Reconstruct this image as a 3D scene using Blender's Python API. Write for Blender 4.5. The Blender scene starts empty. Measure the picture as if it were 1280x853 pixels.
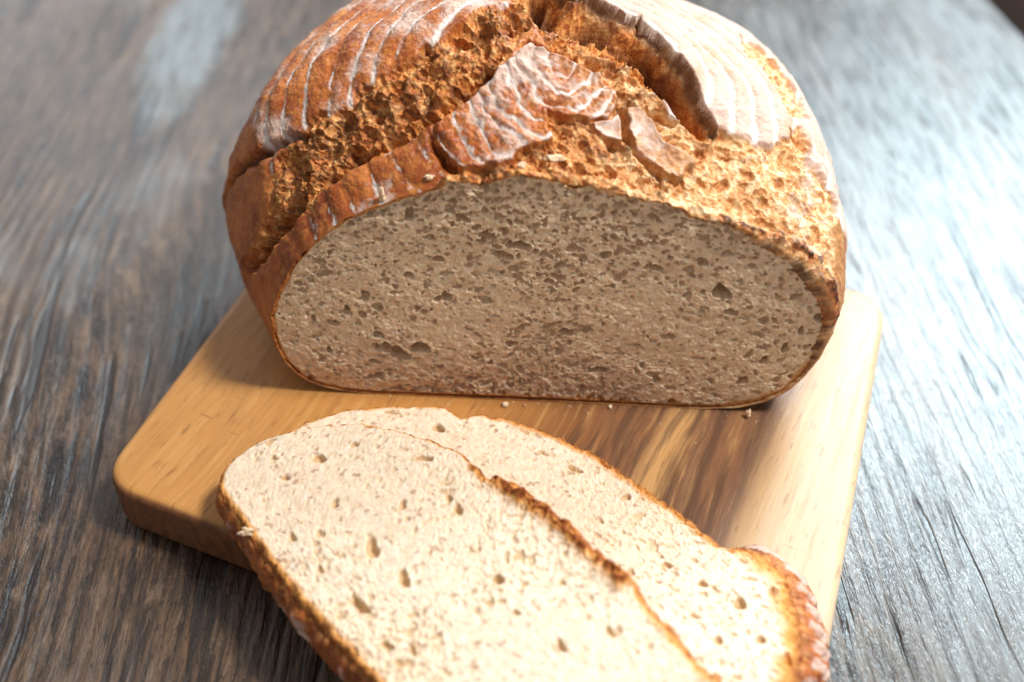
import bpy, bmesh, math
import numpy as np
from mathutils import Vector, Matrix

scene = bpy.context.scene
COL = scene.collection
R = math.radians
rng = np.random.default_rng(7)

# ------------------------------------------------------------------ camera
cam_d = bpy.data.cameras.new("camera")
cam = bpy.data.objects.new("camera", cam_d)
COL.objects.link(cam)
cam.location = (-0.006, -0.282, 0.3045)
cam.rotation_euler = (R(90 - 42), 0, 0)
cam_d.sensor_width = 36.0
cam_d.lens = 39.375
cam_d.clip_start = 0.01
cam_d.clip_end = 30.0
cam_d.dof.use_dof = True
cam_d.dof.focus_distance = 0.368
cam_d.dof.aperture_fstop = 4.9
cam_d.dof.aperture_blades = 0
scene.camera = cam

# ------------------------------------------------------------------ world (dim room fill)
world = bpy.data.worlds.new("World")
scene.world = world
world.use_nodes = True
bg = world.node_tree.nodes["Background"]
bg.inputs[0].default_value = (1.0, 0.93, 0.90, 1)
bg.inputs[1].default_value = 0.31


# ------------------------------------------------------------------ lamps
def area(name, pos, target, size, power, color, size_y=None):
    d = bpy.data.lights.new(name, 'AREA')
    d.shape = 'RECTANGLE'
    d.size = size
    d.size_y = size_y or size
    d.energy = power
    d.color = color
    o = bpy.data.objects.new(name, d)
    COL.objects.link(o)
    o.location = pos
    o.rotation_euler = (Vector(target) - Vector(pos)).to_track_quat('-Z', 'Y').to_euler()
    return o


area("key_lamp", (0.74, -0.10, 1.32), (0, 0.03, 0.03), 0.24, 26, (1.0, 0.925, 0.85))
area("window_light", (0.84, 1.30, 1.16), (0.16, 0.1, 0.0), 0.82, 41, (0.74, 0.91, 1.0), 0.60)
area("far_window_light", (-1.1, 2.1, 0.98), (-0.2, 0.2, 0.0), 1.0, 5, (0.90, 0.94, 1.0), 0.7)

# ------------------------------------------------------------------ exposure
scene.render.engine = 'CYCLES'
scene.view_settings.view_transform = 'Standard'
scene.view_settings.look = 'None'
scene.view_settings.exposure = 0.14
scene.view_settings.gamma = 1.0
scene.cycles.max_bounces = 6
scene.cycles.use_denoising = True


# ================================================================== helpers
def tag(o, label=None, cat=None, group=None, kind=None):
    if label: o['label'] = label
    if cat: o['category'] = cat
    if group: o['group'] = group
    if kind: o['kind'] = kind
    return o


def empty(name, loc, rz=0.0):
    o = bpy.data.objects.new(name, None)
    COL.objects.link(o)
    o.location = loc
    o.rotation_euler = (0, 0, rz)
    o.empty_display_size = 0.02
    return o


def mesh_from(name, V, F4, mat, parent=None, attrs=None, smooth=True, F3=None):
    V = np.asarray(V, np.float32)
    F4 = np.asarray(F4, np.int32).reshape(-1, 4)
    me = bpy.data.meshes.new(name)
    me.vertices.add(len(V))
    me.vertices.foreach_set('co', V.ravel())
    n3 = 0 if F3 is None else len(F3)
    nl = len(F4) * 4 + n3 * 3
    me.loops.add(nl)
    li = F4.ravel()
    starts = np.arange(len(F4), dtype=np.int32) * 4
    tot = np.full(len(F4), 4, np.int32)
    if n3:
        F3 = np.asarray(F3, np.int32)
        li = np.concatenate([li, F3.ravel()])
        starts = np.concatenate([starts, len(F4) * 4 + np.arange(n3, dtype=np.int32) * 3])
        tot = np.concatenate([tot, np.full(n3, 3, np.int32)])
    me.loops.foreach_set('vertex_index', li)
    me.polygons.add(len(F4) + n3)
    me.polygons.foreach_set('loop_start', starts)
    me.polygons.foreach_set('loop_total', tot)
    me.polygons.foreach_set('use_smooth', np.full(len(F4) + n3, smooth, bool))
    for k, a in (attrs or {}).items():
        at = me.attributes.new(k, 'FLOAT', 'POINT')
        at.data.foreach_set('value', np.asarray(a, np.float32).ravel())
    me.update(calc_edges=True)
    me.materials.append(mat)
    o = bpy.data.objects.new(name, me)
    COL.objects.link(o)
    if parent is not None:
        o.parent = parent
    return o


def grid_faces(nu, nv, flip=False, wrap=False, base=0):
    """vertex index = j*nu + i (i across u, j across v)"""
    iu = np.arange(nu if wrap else nu - 1)
    i, j = np.meshgrid(iu, np.arange(nv - 1))
    i2 = (i + 1) % nu
    a = j * nu + i
    b = j * nu + i2
    c = (j + 1) * nu + i2
    d = (j + 1) * nu + i
    q = np.stack([a, b, c, d] if not flip else [a, d, c, b], -1).reshape(-1, 4)
    return q + base


def sm(x):
    x = np.clip(x, 0, 1)
    return x * x * (3 - 2 * x)


_perm = rng.permutation(256).astype(np.int32)
_perm = np.concatenate([_perm, _perm])
_g = rng.normal(size=(256, 3)).astype(np.float32)
_g /= np.linalg.norm(_g, axis=1)[:, None]


def perlin(x, y, z):
    sh = np.broadcast(x, y, z).shape
    x, y, z = [np.broadcast_to(np.asarray(q, np.float32), sh).ravel() for q in (x, y, z)]
    xi, yi, zi = [np.floor(q).astype(np.int32) for q in (x, y, z)]
    xf, yf, zf = x - xi, y - yi, z - zi
    xi &= 255; yi &= 255; zi &= 255
    fu, fv, fw = [q * q * q * (q * (q * 6 - 15) + 10) for q in (xf, yf, zf)]
    out = 0
    for dx in (0, 1):
        wx = fu if dx else 1 - fu
        px = _perm[xi + dx]
        for dy in (0, 1):
            wy = fv if dy else 1 - fv
            pxy = _perm[px + ((yi + dy) & 255)]
            for dz in (0, 1):
                wz = fw if dz else 1 - fw
                g = _g[_perm[pxy + ((zi + dz) & 255)]]
                out = out + wx * wy * wz * (g[:, 0] * (xf - dx) + g[:, 1] * (yf - dy) + g[:, 2] * (zf - dz))
    return (out * 1.5).reshape(sh)


def fbm(P, scale, octs=3, off=0.0, gain=0.5):
    s = 0
    a = 1.0
    f = 1.0 / scale
    for k in range(octs):
        s = s + a * perlin(P[..., 0] * f + off + 17.3 * k, P[..., 1] * f + off * 1.7 - 9.1 * k, P[..., 2] * f - off)
        a *= gain
        f *= 2.03
    return s


def seg_dist(U, V, line):
    best = np.full(U.shape, 1e9, np.float32)
    for (a, b), (c, d) in zip(line[:-1], line[1:]):
        ex, ey = c - a, d - b
        L = ex * ex + ey * ey + 1e-9
        t = np.clip(((U - a) * ex + (V - b) * ey) / L, 0, 1)
        best = np.minimum(best, (U - a - t * ex) ** 2 + (V - b - t * ey) ** 2)
    return np.sqrt(best)


def poly_sd(U, V, poly):
    """signed distance, positive inside"""
    d = seg_dist(U, V, poly + [poly[0]])
    ins = np.zeros(U.shape, bool)
    n = len(poly)
    for k in range(n):
        x1, y1 = poly[k]
        x2, y2 = poly[(k + 1) % n]
        if y1 == y2:
            continue
        c = ((y1 > V) != (y2 > V)) & (U < (x2 - x1) * (V - y1) / (y2 - y1) + x1)
        ins ^= c
    return np.where(ins, d, -d)


def bowls(H, X, Y, cx, cy, rx, ry, ang, depth, ix, iy, wx, wy, rim=0.0):
    """carve elliptical pores into height field H (grid nearly regular; ix,iy index of the centre, wx,wy half windows)"""
    nj, ni = H.shape
    for k in range(len(cx)):
        i0, i1 = max(0, ix[k] - wx[k]), min(ni, ix[k] + wx[k] + 1)
        j0, j1 = max(0, iy[k] - wy[k]), min(nj, iy[k] + wy[k] + 1)
        if i1 <= i0 or j1 <= j0:
            continue
        dx = X[j0:j1, i0:i1] - cx[k]
        dy = Y[j0:j1, i0:i1] - cy[k]
        ca, sa = math.cos(ang[k]), math.sin(ang[k])
        q = np.sqrt(((dx * ca + dy * sa) / rx[k]) ** 2 + ((-dx * sa + dy * ca) / ry[k]) ** 2)
        th = np.arctan2(dy, dx)
        q = q * (1 + 0.16 * np.sin(2 * th + k) + 0.12 * np.sin(3 * th + 2.3 * k))
        prof = np.where(q < 1, -np.sqrt(np.clip(1 - q ** 3, 0, 1)), rim * np.exp(-((q - 1) / .25) ** 2) / depth[k])
        sub = H[j0:j1, i0:i1]
        H[j0:j1, i0:i1] = np.where(q < 1, np.minimum(sub, sub * .3 + prof * depth[k]), sub + prof * depth[k])


# ------------------------------------------------------------------ node helper
class NT:
    def __init__(s, name):
        s.m = bpy.data.materials.new(name)
        s.m.use_nodes = True
        s.t = s.m.node_tree
        s.t.nodes.clear()
        s.out = s.n('ShaderNodeOutputMaterial')
        s.b = s.n('ShaderNodeBsdfPrincipled')
        s.l(s.b.outputs[0], s.out.inputs[0])

    def n(s, k, **kw):
        x = s.t.nodes.new(k)
        for a, v in kw.items():
            setattr(x, a, v)
        return x

    def l(s, a, b):
        s.t.links.new(a, b)

    def set(s, sock, v):
        if hasattr(v, 'is_output'):
            s.l(v, sock)
        else:
            sock.default_value = v

    def attr(s, name):
        return s.n('ShaderNodeAttribute', attribute_name=name).outputs['Fac']

    def coord(s, scale=(1, 1, 1), rot=(0, 0, 0), loc=(0, 0, 0)):
        tc = s.n('ShaderNodeTexCoord')
        mp = s.n('ShaderNodeMapping')
        s.l(tc.outputs['Object'], mp.inputs[0])
        mp.inputs['Scale'].default_value = scale
        mp.inputs['Rotation'].default_value = rot
        mp.inputs['Location'].default_value = loc
        return mp.outputs[0]

    def noise(s, vec, scale, detail=4, rough=.55, dist=0.0):
        x = s.n('ShaderNodeTexNoise')
        s.l(vec, x.inputs['Vector'])
        x.inputs['Scale'].default_value = scale
        x.inputs['Detail'].default_value = detail
        x.inputs['Roughness'].default_value = rough
        x.inputs['Distortion'].default_value = dist
        return x.outputs['Fac']

    def voro(s, vec, scale, feature='F1', out='Distance'):
        x = s.n('ShaderNodeTexVoronoi', feature=feature)
        s.l(vec, x.inputs['Vector'])
        x.inputs['Scale'].default_value = scale
        return x.outputs[out]

    def ramp(s, fac, stops, interp='LINEAR'):
        x = s.n('ShaderNodeValToRGB')
        x.color_ramp.interpolation = interp
        e = x.color_ramp.elements
        while len(e) < len(stops):
            e.new(0.5)
        for k, (p, c) in enumerate(stops):
            e[k].position = p
            e[k].color = c if len(c) == 4 else (*c, 1)
        s.l(fac, x.inputs[0])
        return x.outputs[0]

    def rng(s, v, a, b, c=0.0, d=1.0):
        x = s.n('ShaderNodeMapRange')
        s.set(x.inputs[0], v)
        for k, q in enumerate((a, b, c, d)):
            x.inputs[k + 1].default_value = q
        return x.outputs[0]

    def math(s, op, a, b=0.0, clamp=False):
        x = s.n('ShaderNodeMath', operation=op, use_clamp=clamp)
        s.set(x.inputs[0], a)
        s.set(x.inputs[1], b)
        return x.outputs[0]

    def mix(s, f, a, b, blend='MIX'):
        x = s.n('ShaderNodeMix', data_type='RGBA', blend_type=blend)
        s.set(x.inputs[0], f)
        s.set(x.inputs[6], a if hasattr(a, 'is_output') else (*a, 1))
        s.set(x.inputs[7], b if hasattr(b, 'is_output') else (*b, 1))
        return x.outputs[2]

    def bump(s, h, dist, strength=1.0, prev=None):
        x = s.n('ShaderNodeBump')
        x.inputs['Strength'].default_value = strength
        x.inputs['Distance'].default_value = dist
        s.l(h, x.inputs['Height'])
        if prev is not None:
            s.l(prev, x.inputs['Normal'])
        return x.outputs[0]

    def put(s, **kw):
        for k, v in kw.items():
            s.set(s.b.inputs[k.replace('_', ' ')], v if hasattr(v, 'is_output') or not isinstance(v, tuple) else (*v, 1))
        return s.m


# ================================================================== materials
def crust_material():
    t = NT('crust')
    c = t.coord()
    torn, flour, burn, pale = t.attr('torn'), t.attr('flour'), t.attr('burn'), t.attr('pale')
    n1 = t.noise(c, 55, 4, .6)
    n2 = t.noise(c, 320, 4, .65)
    n3 = t.noise(c, 1100, 3, .6)
    base = t.ramp(n1, [(.30, (.19, .038, .010)), (.50, (.37, .092, .020)), (.68, (.54, .18, .045))])
    base = t.mix(t.rng(n2, .45, .75), base, (.58, .22, .045))
    base = t.mix(t.math('MULTIPLY', pale, .8), base, t.ramp(n2, [(.3, (.36, .15, .05)), (.7, (.62, .36, .15))]))
    tc = t.ramp(t.math('ADD', t.math('MULTIPLY', n2, .6), t.math('MULTIPLY', n3, .4)),
                [(.36, (.20, .048, .012)), (.45, (.44, .130, .024)), (.55, (.66, .29, .075)), (.66, (.86, .60, .28))])
    tcp = t.ramp(n2, [(.34, (.42, .14, .04)), (.47, (.70, .38, .15)), (.62, (.86, .67, .42))])
    tc = t.mix(pale, tc, tcp)
    col = t.mix(torn, base, tc)
    col = t.mix(burn, col, t.ramp(n2, [(.35, (.022, .008, .007)), (.65, (.10, .032, .016))]))
    # flour dust: breaks up into specks
    thr = t.math('ADD', t.math('MULTIPLY', n2, .45), t.math('MULTIPLY', n3, .55))
    fm = t.math('SUBTRACT', t.math('MULTIPLY', flour, 1.15), thr)
    fm = t.rng(fm, -.10, .22)
    fm = t.math('MULTIPLY', fm, t.rng(flour, 0.02, .2), True)
    col = t.mix(t.math('MULTIPLY', fm, .92), col, t.mix(t.attr('white'), (.60, .44, .37), (.84, .78, .74)))
    h = t.math('ADD', t.math('MULTIPLY', n2, .7), t.math('MULTIPLY', n3, .5))
    b = t.bump(h, .0011, .55)
    rough = t.math('ADD', t.rng(torn, 0, 1, .42, .62), t.math('MULTIPLY', fm, .35), True)
    return t.put(Base_Color=col, Roughness=rough, Normal=b, Specular_IOR_Level=.42)


def crumb_material(name, dark, mid, lite, rim, bd=.0012, pc=None, pw=.55):
    t = NT(name)
    c = t.coord()
    edge, pore = t.attr('edge'), t.attr('pore')
    n1 = t.noise(c, 60, 3, .5)
    n2 = t.noise(c, 420, 4, .6)
    v = t.voro(c, 700)
    col = t.ramp(n2, [(.30, dark), (.5, mid), (.70, lite)])
    col = t.mix(t.rng(n1, .35, .7, 0, .35), col, mid)
    spk = t.voro(c, 750, out='Color')
    sp = t.n('ShaderNodeSeparateColor')
    t.l(spk, sp.inputs[0])
    col = t.mix(t.math('MULTIPLY', t.rng(sp.outputs[0], .955, .965), .5), col, (.30, .13, .05))
    col = t.mix(t.math('MULTIPLY', pore, pw), col, pc or t.mix(.5, mid, rim))  # tint by pore depth, painting shade and glow into the holes
    e2 = t.math('ADD', edge, t.math('MULTIPLY', t.math('SUBTRACT', n2, .5), t.math('MULTIPLY', edge, 1.0)))
    col = t.mix(t.rng(e2, .05, .6), col, rim)
    col = t.mix(t.rng(e2, .6, 1.0), col, (.26, .075, .02))
    h = t.math('ADD', n2, t.math('MULTIPLY', v, .9))
    b = t.bump(h, bd, .65)
    t.b.inputs['Subsurface Radius'].default_value = (1.0, .55, .28)
    return t.put(Base_Color=col, Roughness=.8, Normal=b, Specular_IOR_Level=.2, Subsurface_Weight=.4, Subsurface_Scale=.0018)


def table_material():
    t = NT('weathered_wood')
    c = t.coord()
    # bend of the grain: slow warp plus a knot swirl to the left
    w = t.n('ShaderNodeTexNoise')
    t.l(t.coord((2.2, .9, 1)), w.inputs['Vector'])
    w.inputs['Scale'].default_value = 2.2
    w.inputs['Detail'].default_value = 2
    wn = t.math('SUBTRACT', w.outputs['Fac'], .5)
    sx = t.n('ShaderNodeSeparateXYZ')
    t.l(c, sx.inputs[0])
    leftness = t.rng(sx.outputs[0], .02, -.16, .08, 1)
    kx = t.math('ADD', sx.outputs[0], .165)
    ky = t.math('MULTIPLY', t.math('SUBTRACT', sx.outputs[1], .05), .30)
    r2 = t.math('ADD', t.math('MULTIPLY', kx, kx), t.math('MULTIPLY', ky, ky))
    swirl = t.math('DIVIDE', t.math('MULTIPLY', kx, .0022), t.math('ADD', r2, .0016))
    x2 = t.math('ADD', sx.outputs[0], t.math('ADD', t.math('MULTIPLY', t.math('MULTIPLY', wn, .075), leftness),
                                            t.math('MULTIPLY', swirl, -.22)))
    x2 = t.math('ADD', x2, t.math('MULTIPLY', sx.outputs[1], .03))
    cb = t.n('ShaderNodeCombineXYZ')
    t.l(x2, cb.inputs[0])
    t.l(t.math('MULTIPLY', sx.outputs[1], .085), cb.inputs[1])
    cb.inputs[2].default_value = 0.3
    g = cb.outputs[0]
    cb2 = t.n('ShaderNodeCombineXYZ')
    t.l(x2, cb2.inputs[0])
    t.l(t.math('MULTIPLY', sx.outputs[1], .26), cb2.inputs[1])
    g2 = cb2.outputs[0]
    wide = t.noise(g, 38, 3, .55)
    fine = t.noise(g, 330, 5, .7)
    pores = t.noise(g2, 900, 3, .65)
    rid = t.n('ShaderNodeTexWave', wave_type='BANDS', bands_direction='X')
    t.l(g, rid.inputs['Vector'])
    rid.inputs['Scale'].default_value = 48
    rid.inputs['Distortion'].default_value = 5.5
    rid.inputs['Detail'].default_value = 4
    rid.inputs['Detail Scale'].default_value = 1.6
    rid.inputs['Detail Roughness'].default_value = .7
    col = t.ramp(wide, [(.34, (.008, .005, .005)), (.5, (.027, .015, .009)), (.66, (.105, .062, .034))])
    col = t.mix(t.rng(fine, .44, .66, 0, .9), col, (.170, .100, .055))
    col = t.mix(t.rng(pores, .54, .66, 0, .85), col, (.013, .009, .009))
    crk = t.rng(t.noise(g, 120, 2, .5), .615, .66, 0, .9)
    fib = t.noise(g2, 210, 4, .7)
    col = t.mix(t.rng(fib, .56, .68, 0, .6), col, (.21, .145, .10))
    col = t.mix(crk, col, (.010, .007, .007))
    # worn grey patches of old paint
    patch = t.rng(t.noise(t.coord((1, .45, 1)), 9, 4, .6), .56, .66, 0, .55)
    col = t.mix(patch, col, (.22, .23, .235))
    window_sheen = t.math('ADD', t.rng(sx.outputs[0], .07, .20, .1, .75), t.math('MULTIPLY', t.math('SUBTRACT', t.noise(t.coord((1, .25, 1)), 16, 4, .6), .5), .9))  # bluish window sheen on the right of the table, painted into the colour
    window_sheen = t.math('MULTIPLY', t.math('MULTIPLY', window_sheen, t.math('MULTIPLY', t.rng(sx.outputs[0], .05, .13), t.rng(sx.outputs[1], .50, .16, .25, 1))), t.rng(fine, .40, .52), True)
    col = t.mix(t.math('MULTIPLY', window_sheen, .95), col, (.27, .34, .37))
    # one bigger patch of pale old paint behind the loaf on the left
    px = t.math('MULTIPLY', t.math('ADD', sx.outputs[0], .192), 1 / .022)
    py = t.math('MULTIPLY', t.math('SUBTRACT', sx.outputs[1], .34), 1 / .105)
    pd = t.math('ADD', t.math('MULTIPLY', px, px), t.math('MULTIPLY', py, py))
    pd = t.math('ADD', pd, t.math('MULTIPLY', t.math('SUBTRACT', t.noise(c, 40, 3, .6), .5), 2.0))
    col = t.mix(t.math('MULTIPLY', t.rng(pd, 1.5, .4, 0, .8), t.rng(fine, .36, .52, .25, 1)), col, (.22, .27, .29))
    h = t.math('ADD', t.math('MULTIPLY', rid.outputs['Fac'], .55), t.math('SUBTRACT', t.math('ADD', t.math('MULTIPLY', fine, 1.1), t.math('MULTIPLY', pores, -.6)), crk))
    b = t.bump(h, .0011, .9)
    b2 = t.bump(h, .00042, .9)
    rough = t.rng(t.math('ADD', t.math('MULTIPLY', fine, .6), t.math('MULTIPLY', wide, .4)), .35, .65, .26, .42)
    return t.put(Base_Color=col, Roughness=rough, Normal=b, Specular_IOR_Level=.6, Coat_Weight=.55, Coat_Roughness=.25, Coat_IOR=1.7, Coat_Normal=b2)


def board_material():
    t = NT('board_wood')
    c = t.coord()
    sx = t.n('ShaderNodeSeparateXYZ')
    t.l(c, sx.inputs[0])
    wob = t.math('MULTIPLY', t.math('SUBTRACT', t.noise(t.coord((1, .35, 1)), 22, 3, .55), .5), .020)
    x2 = t.math('ADD', sx.outputs[0], wob)
    cb = t.n('ShaderNodeCombineXYZ')
    t.l(x2, cb.inputs[0])
    t.l(t.math('MULTIPLY', sx.outputs[1], .06), cb.inputs[1])
    t.l(t.math('MULTIPLY', sx.outputs[2], .6), cb.inputs[2])
    g = cb.outputs[0]
    fine = t.noise(g, 420, 4, .65)
    mid = t.noise(g, 95, 3, .6)
    pal = t.ramp(t.math('MULTIPLY', t.math('ADD', x2, t.math('MULTIPLY', t.math('SUBTRACT', fine, .5), .016)), 1 / .24),
                 [(0.0, (.55, .275, .078)), (.40, (.52, .250, .070)), (.575, (.24, .10, .038)), (.68, (.22, .105, .052)),
                  (.705, (.55, .32, .13)), (.725, (.50, .28, .11)), (.745, (.16, .08, .046)), (.785, (.22, .105, .05)),
                  (.815, (.14, .072, .048)), (.85, (.46, .29, .14)), (.89, (.62, .46, .29)), (1.0, (.64, .50, .34))])
    col = t.mix(t.rng(mid, .35, .7, 0, .5), pal, t.mix(.5, pal, (.30, .13, .035)))
    col = t.mix(t.rng(fine, .52, .78, 0, .6), col, t.mix(.65, pal, (.16, .07, .03)))
    col = t.mix(t.rng(fine, .48, .30, 0, .35), col, (.72, .46, .19))
    dm = t.math('MULTIPLY', t.rng(x2, .128, .140), t.rng(x2, .204, .192))
    ln = t.noise(g, 230, 3, .6)
    col = t.mix(t.math('MULTIPLY', dm, t.rng(ln, .47, .58, 0, .6)), col, (.055, .030, .022))
    col = t.mix(t.math('MULTIPLY', dm, t.rng(ln, .40, .32, 0, .35)), col, (.36, .24, .13))
    cd = t.n('ShaderNodeCombineXYZ')
    t.l(x2, cd.inputs[0])
    t.l(t.math('MULTIPLY', sx.outputs[1], .16), cd.inputs[1])
    dash = t.noise(cd.outputs[0], 640, 2, .5)
    col = t.mix(t.rng(dash, .60, .72, 0, .55), col, t.mix(.75, pal, (.10, .04, .015)))
    # knife marks across the grain
    ck = t.noise(t.coord((.12, 1, .12), (0, 0, .12)), 520, 1, .5)
    col = t.mix(t.math('MULTIPLY', t.rng(ck, .73, .78, 0, .5), t.rng(t.noise(c, 30, 1), .5, .6)), col, (.20, .08, .03))
    # oiled end grain on the two cut ends, darkness partly painted-in shade
    tn = t.n('ShaderNodeTexCoord')
    sn = t.n('ShaderNodeSeparateXYZ')
    t.l(tn.outputs['Normal'], sn.inputs[0])
    eg = t.rng(t.math('ABSOLUTE', sn.outputs[1]), .35, .75)
    col = t.mix(eg, col, t.ramp(t.noise(t.coord((1, 1, .6)), 300, 3), [(.3, (.10, .038, .014)), (.7, (.22, .088, .030))]))
    b = t.bump(t.math('ADD', fine, t.math('MULTIPLY', mid, .5)), .0004, .5)
    return t.put(Base_Color=col, Roughness=t.rng(fine, .3, .7, .38, .5), Normal=b, Specular_IOR_Level=.45)


def floor_material():
    t = NT('dark_floor')
    n = t.noise(t.coord((1, .2, 1)), 12, 3)
    return t.put(Base_Color=t.ramp(n, [(.3, (.02, .008, .006)), (.7, (.06, .022, .014))]), Roughness=.6)


M_CRUST = crust_material()
M_CRUMB = crumb_material('loaf_crumb', (.63, .44, .28), (.80, .61, .42), (.88, .74, .56), (.55, .26, .085), .0009, (.66, .50, .34), .6)
M_SLICE = crumb_material('slice_crumb', (.68, .53, .38), (.79, .67, .52), (.85, .76, .63), (.66, .32, .09), .0004, (.62, .43, .24), .9)
M_TABLE = table_material()
M_BOARD = board_material()
M_FLOOR = floor_material()

# ================================================================== floor and table
fl = mesh_from('floor', [(-4, -4, -.74), (4, -4, -.74), (4, 6, -.74), (-4, 6, -.74)], [(0, 1, 2, 3)], M_FLOOR)
tag(fl, kind='structure')

# right edge of the table runs with the grain and is just in view in the far right corner
bm = bmesh.new()
ptsT = [(-.9, -.6), (.305, -.6), (.297, .30), (.289, .369), (.275, .95), (-.9, .95)]
vs = [bm.verts.new((x, y, 0)) for x, y in ptsT]
f = bm.faces.new(vs)
ex = bmesh.ops.extrude_face_region(bm, geom=[f])
for g_ in ex['geom']:
    if isinstance(g_, bmesh.types.BMVert):
        g_.co.z = -.035
bmesh.ops.recalc_face_normals(bm, faces=bm.faces)
bmesh.ops.bevel(bm, geom=[e for e in bm.edges if all(v.co.z > -.001 for v in e.verts)], offset=.004, segments=3, affect='EDGES')
me = bpy.data.meshes.new('wooden_table')
bm.to_mesh(me)
bm.free()
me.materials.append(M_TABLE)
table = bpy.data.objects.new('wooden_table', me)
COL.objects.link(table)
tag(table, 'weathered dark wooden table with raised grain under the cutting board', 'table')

# ================================================================== cutting board
BQ = [(-.1454, -.0360), (.0748, -.1323), (.1438, .0608), (-.0857, .1600)]      # front-left, front-right, back-right, back-left
o0 = np.array(BQ[0])
ang = math.atan2(BQ[1][1] - BQ[0][1], BQ[1][0] - BQ[0][0])
ca, sa = math.cos(ang), math.sin(ang)
loc = [((x - o0[0]) * ca + (y - o0[1]) * sa, -(x - o0[0]) * sa + (y - o0[1]) * ca) for x, y in BQ]


def round_poly(P, r, n=10):
    out = []
    for k in range(len(P)):
        p0, p1, p2 = [np.array(P[(k + q) % len(P)], float) for q in (-1, 0, 1)]
        a = (p0 - p1) / np.linalg.norm(p0 - p1)
        b = (p2 - p1) / np.linalg.norm(p2 - p1)
        th = math.acos(np.clip(a @ b, -1, 1))
        d = r / math.tan(th / 2)
        cen = p1 + (a + b) / np.linalg.norm(a + b) * (r / math.sin(th / 2))
        s_ = p1 + a * d - cen
        e_ = p1 + b * d - cen
        a0, a1 = math.atan2(s_[1], s_[0]), math.atan2(e_[1], e_[0])
        da = (a1 - a0 + math.pi) % (2 * math.pi) - math.pi
        for q in range(n + 1):
            w = a0 + da * q / n
            out.append((cen[0] + r * math.cos(w), cen[1] + r * math.sin(w)))
    return out


bp = round_poly(loc, .0165)
bm = bmesh.new()
f = bm.faces.new([bm.verts.new((x, y, .020)) for x, y in bp])
ex = bmesh.ops.extrude_face_region(bm, geom=[f])
for g_ in ex['geom']:
    if isinstance(g_, bmesh.types.BMVert):
        g_.co.z = .0004
bmesh.ops.recalc_face_normals(bm, faces=bm.faces)
es = [e for e in bm.edges if abs(e.verts[0].co.z - e.verts[1].co.z) < 1e-5]
bmesh.ops.bevel(bm, geom=es, offset=.0034, segments=5, profile=.5, affect='EDGES')
for f in bm.faces:
    f.smooth = f.calc_area() < .004
me = bpy.data.meshes.new('cutting_board')
bm.to_mesh(me)
bm.free()
me.materials.append(M_BOARD)
board = bpy.data.objects.new('cutting_board', me)
COL.objects.link(board)
board.location = (o0[0], o0[1], 0)
board.rotation_euler = (0, 0, ang)
tag(board, 'golden wooden cutting board with rounded corners and a dark streak in its grain', 'cutting board')

# ================================================================== loaf
# all lengths of the loaf in mm; x along the cut face, y away from the cut, z up from the board
CT = [(-58.0, 0), (-68.0, .9), (-75.5, 2.8), (-82.0, 7.0), (-86.7, 14.0), (-89.0, 22.6), (-89.1, 33.6), (-85.3, 44.5), (-78.2, 56.8), (-68.9, 68.6),
      (-59.0, 77.0), (-48.4, 82.6), (-35.6, 87.7), (-25.6, 91.4), (-15.7, 93.5), (-3.6, 95.2), (8.5, 94.9), (20.6, 92.5),
      (33.0, 88.7), (45.3, 85.7), (55.6, 81.4), (65.7, 78.2), (79.0, 72.1), (89.1, 63.7), (95.9, 54.2), (99.5, 44.2),
      (99.3, 32.8), (96.2, 21.5), (90.5, 11.0), (83.5, 4.8), (74.0, 1.2), (62.0, 0)]
CX, YC, RY, RY2, ZB, SH = 5., 62., 118., 150., .10, -11.
T0 = math.acos(YC / RY)
_c = np.array(CT)[::-1]
_al = np.arctan2(_c[:, 1], _c[:, 0] - CX)
_al[0], _al[-1] = 0, math.pi
_rr = np.hypot(_c[:, 0] - CX, _c[:, 1])
_d = np.linspace(0, math.pi, 1441)
_v = np.interp(_d, _al, _rr)
_k = np.exp(-.5 * (np.arange(-24, 25) / 10.) ** 2)
_vs = np.convolve(np.pad(_v, 24, mode='edge'), _k / _k.sum(), 'valid')
_w = sm((np.minimum(_d, math.pi - _d) - .06) / .2)
_v = _vs * _w + _v * (1 - _w)


def loaf_base(a, t):
    y = YC - RY * np.cos(t)
    y2 = np.where(y > YC, YC + (y - YC) * RY2 / RY, y)
    rho = np.interp(a, _d, _v) * np.sin(t) / math.sin(T0)
    w = sm(y / 60.)
    return np.stack([CX + SH * w + rho * np.cos(a), y2, rho * np.sin(a) * (1 + ZB * w)], -1)


# features on the crust, in (u, v) mm along the surface: u round the cut rim from right to left, v back from the cut
TORN_B = [(268, 32), (257, 33), (251, 36), (238, 35), (228, 40), (221, 39), (211, 42), (202, 46), (192, 53), (188, 59), (178, 63), (175, 75), (170, 80), (168, 70), (172, 56), (172, 50), (176, 41), (188, 31), (199, 28), (208, 21), (219, 17), (244, 16), (253, 14), (264, 10), (284, 11), (305, 16), (311, 24), (301, 22), (281, 22)]
TORN_E = [(172, 57), (167, 44), (162, 43), (144, 46), (140, 43), (134, 39), (128, 34), (125, 30), (121, 25), (114, 25), (111, 30), (113, 35), (117, 43), (121, 53), (127, 61), (134, 68), (148, 69), (157, 70), (162, 76), (172, 80)]
TORN_I = [(210, 14), (208, 4), (222, -9), (210, -9), (167, -9), (122, -9), (98, -9), (70, -9), (60, 8), (65, 18), (65, 34), (75, 42), (78, 52), (86, 43), (92, 34), (99, 33), (110, 30), (117, 22), (121, 25), (125, 30), (134, 39), (140, 43), (144, 46), (161, 44), (172, 44), (186, 30), (205, 18)]
TORN_S = [(94, 91), (88, 91), (80, 88), (76, 76), (71, 77), (74, 61), (84, 50), (85, 61), (91, 72), (96, 80)]
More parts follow.
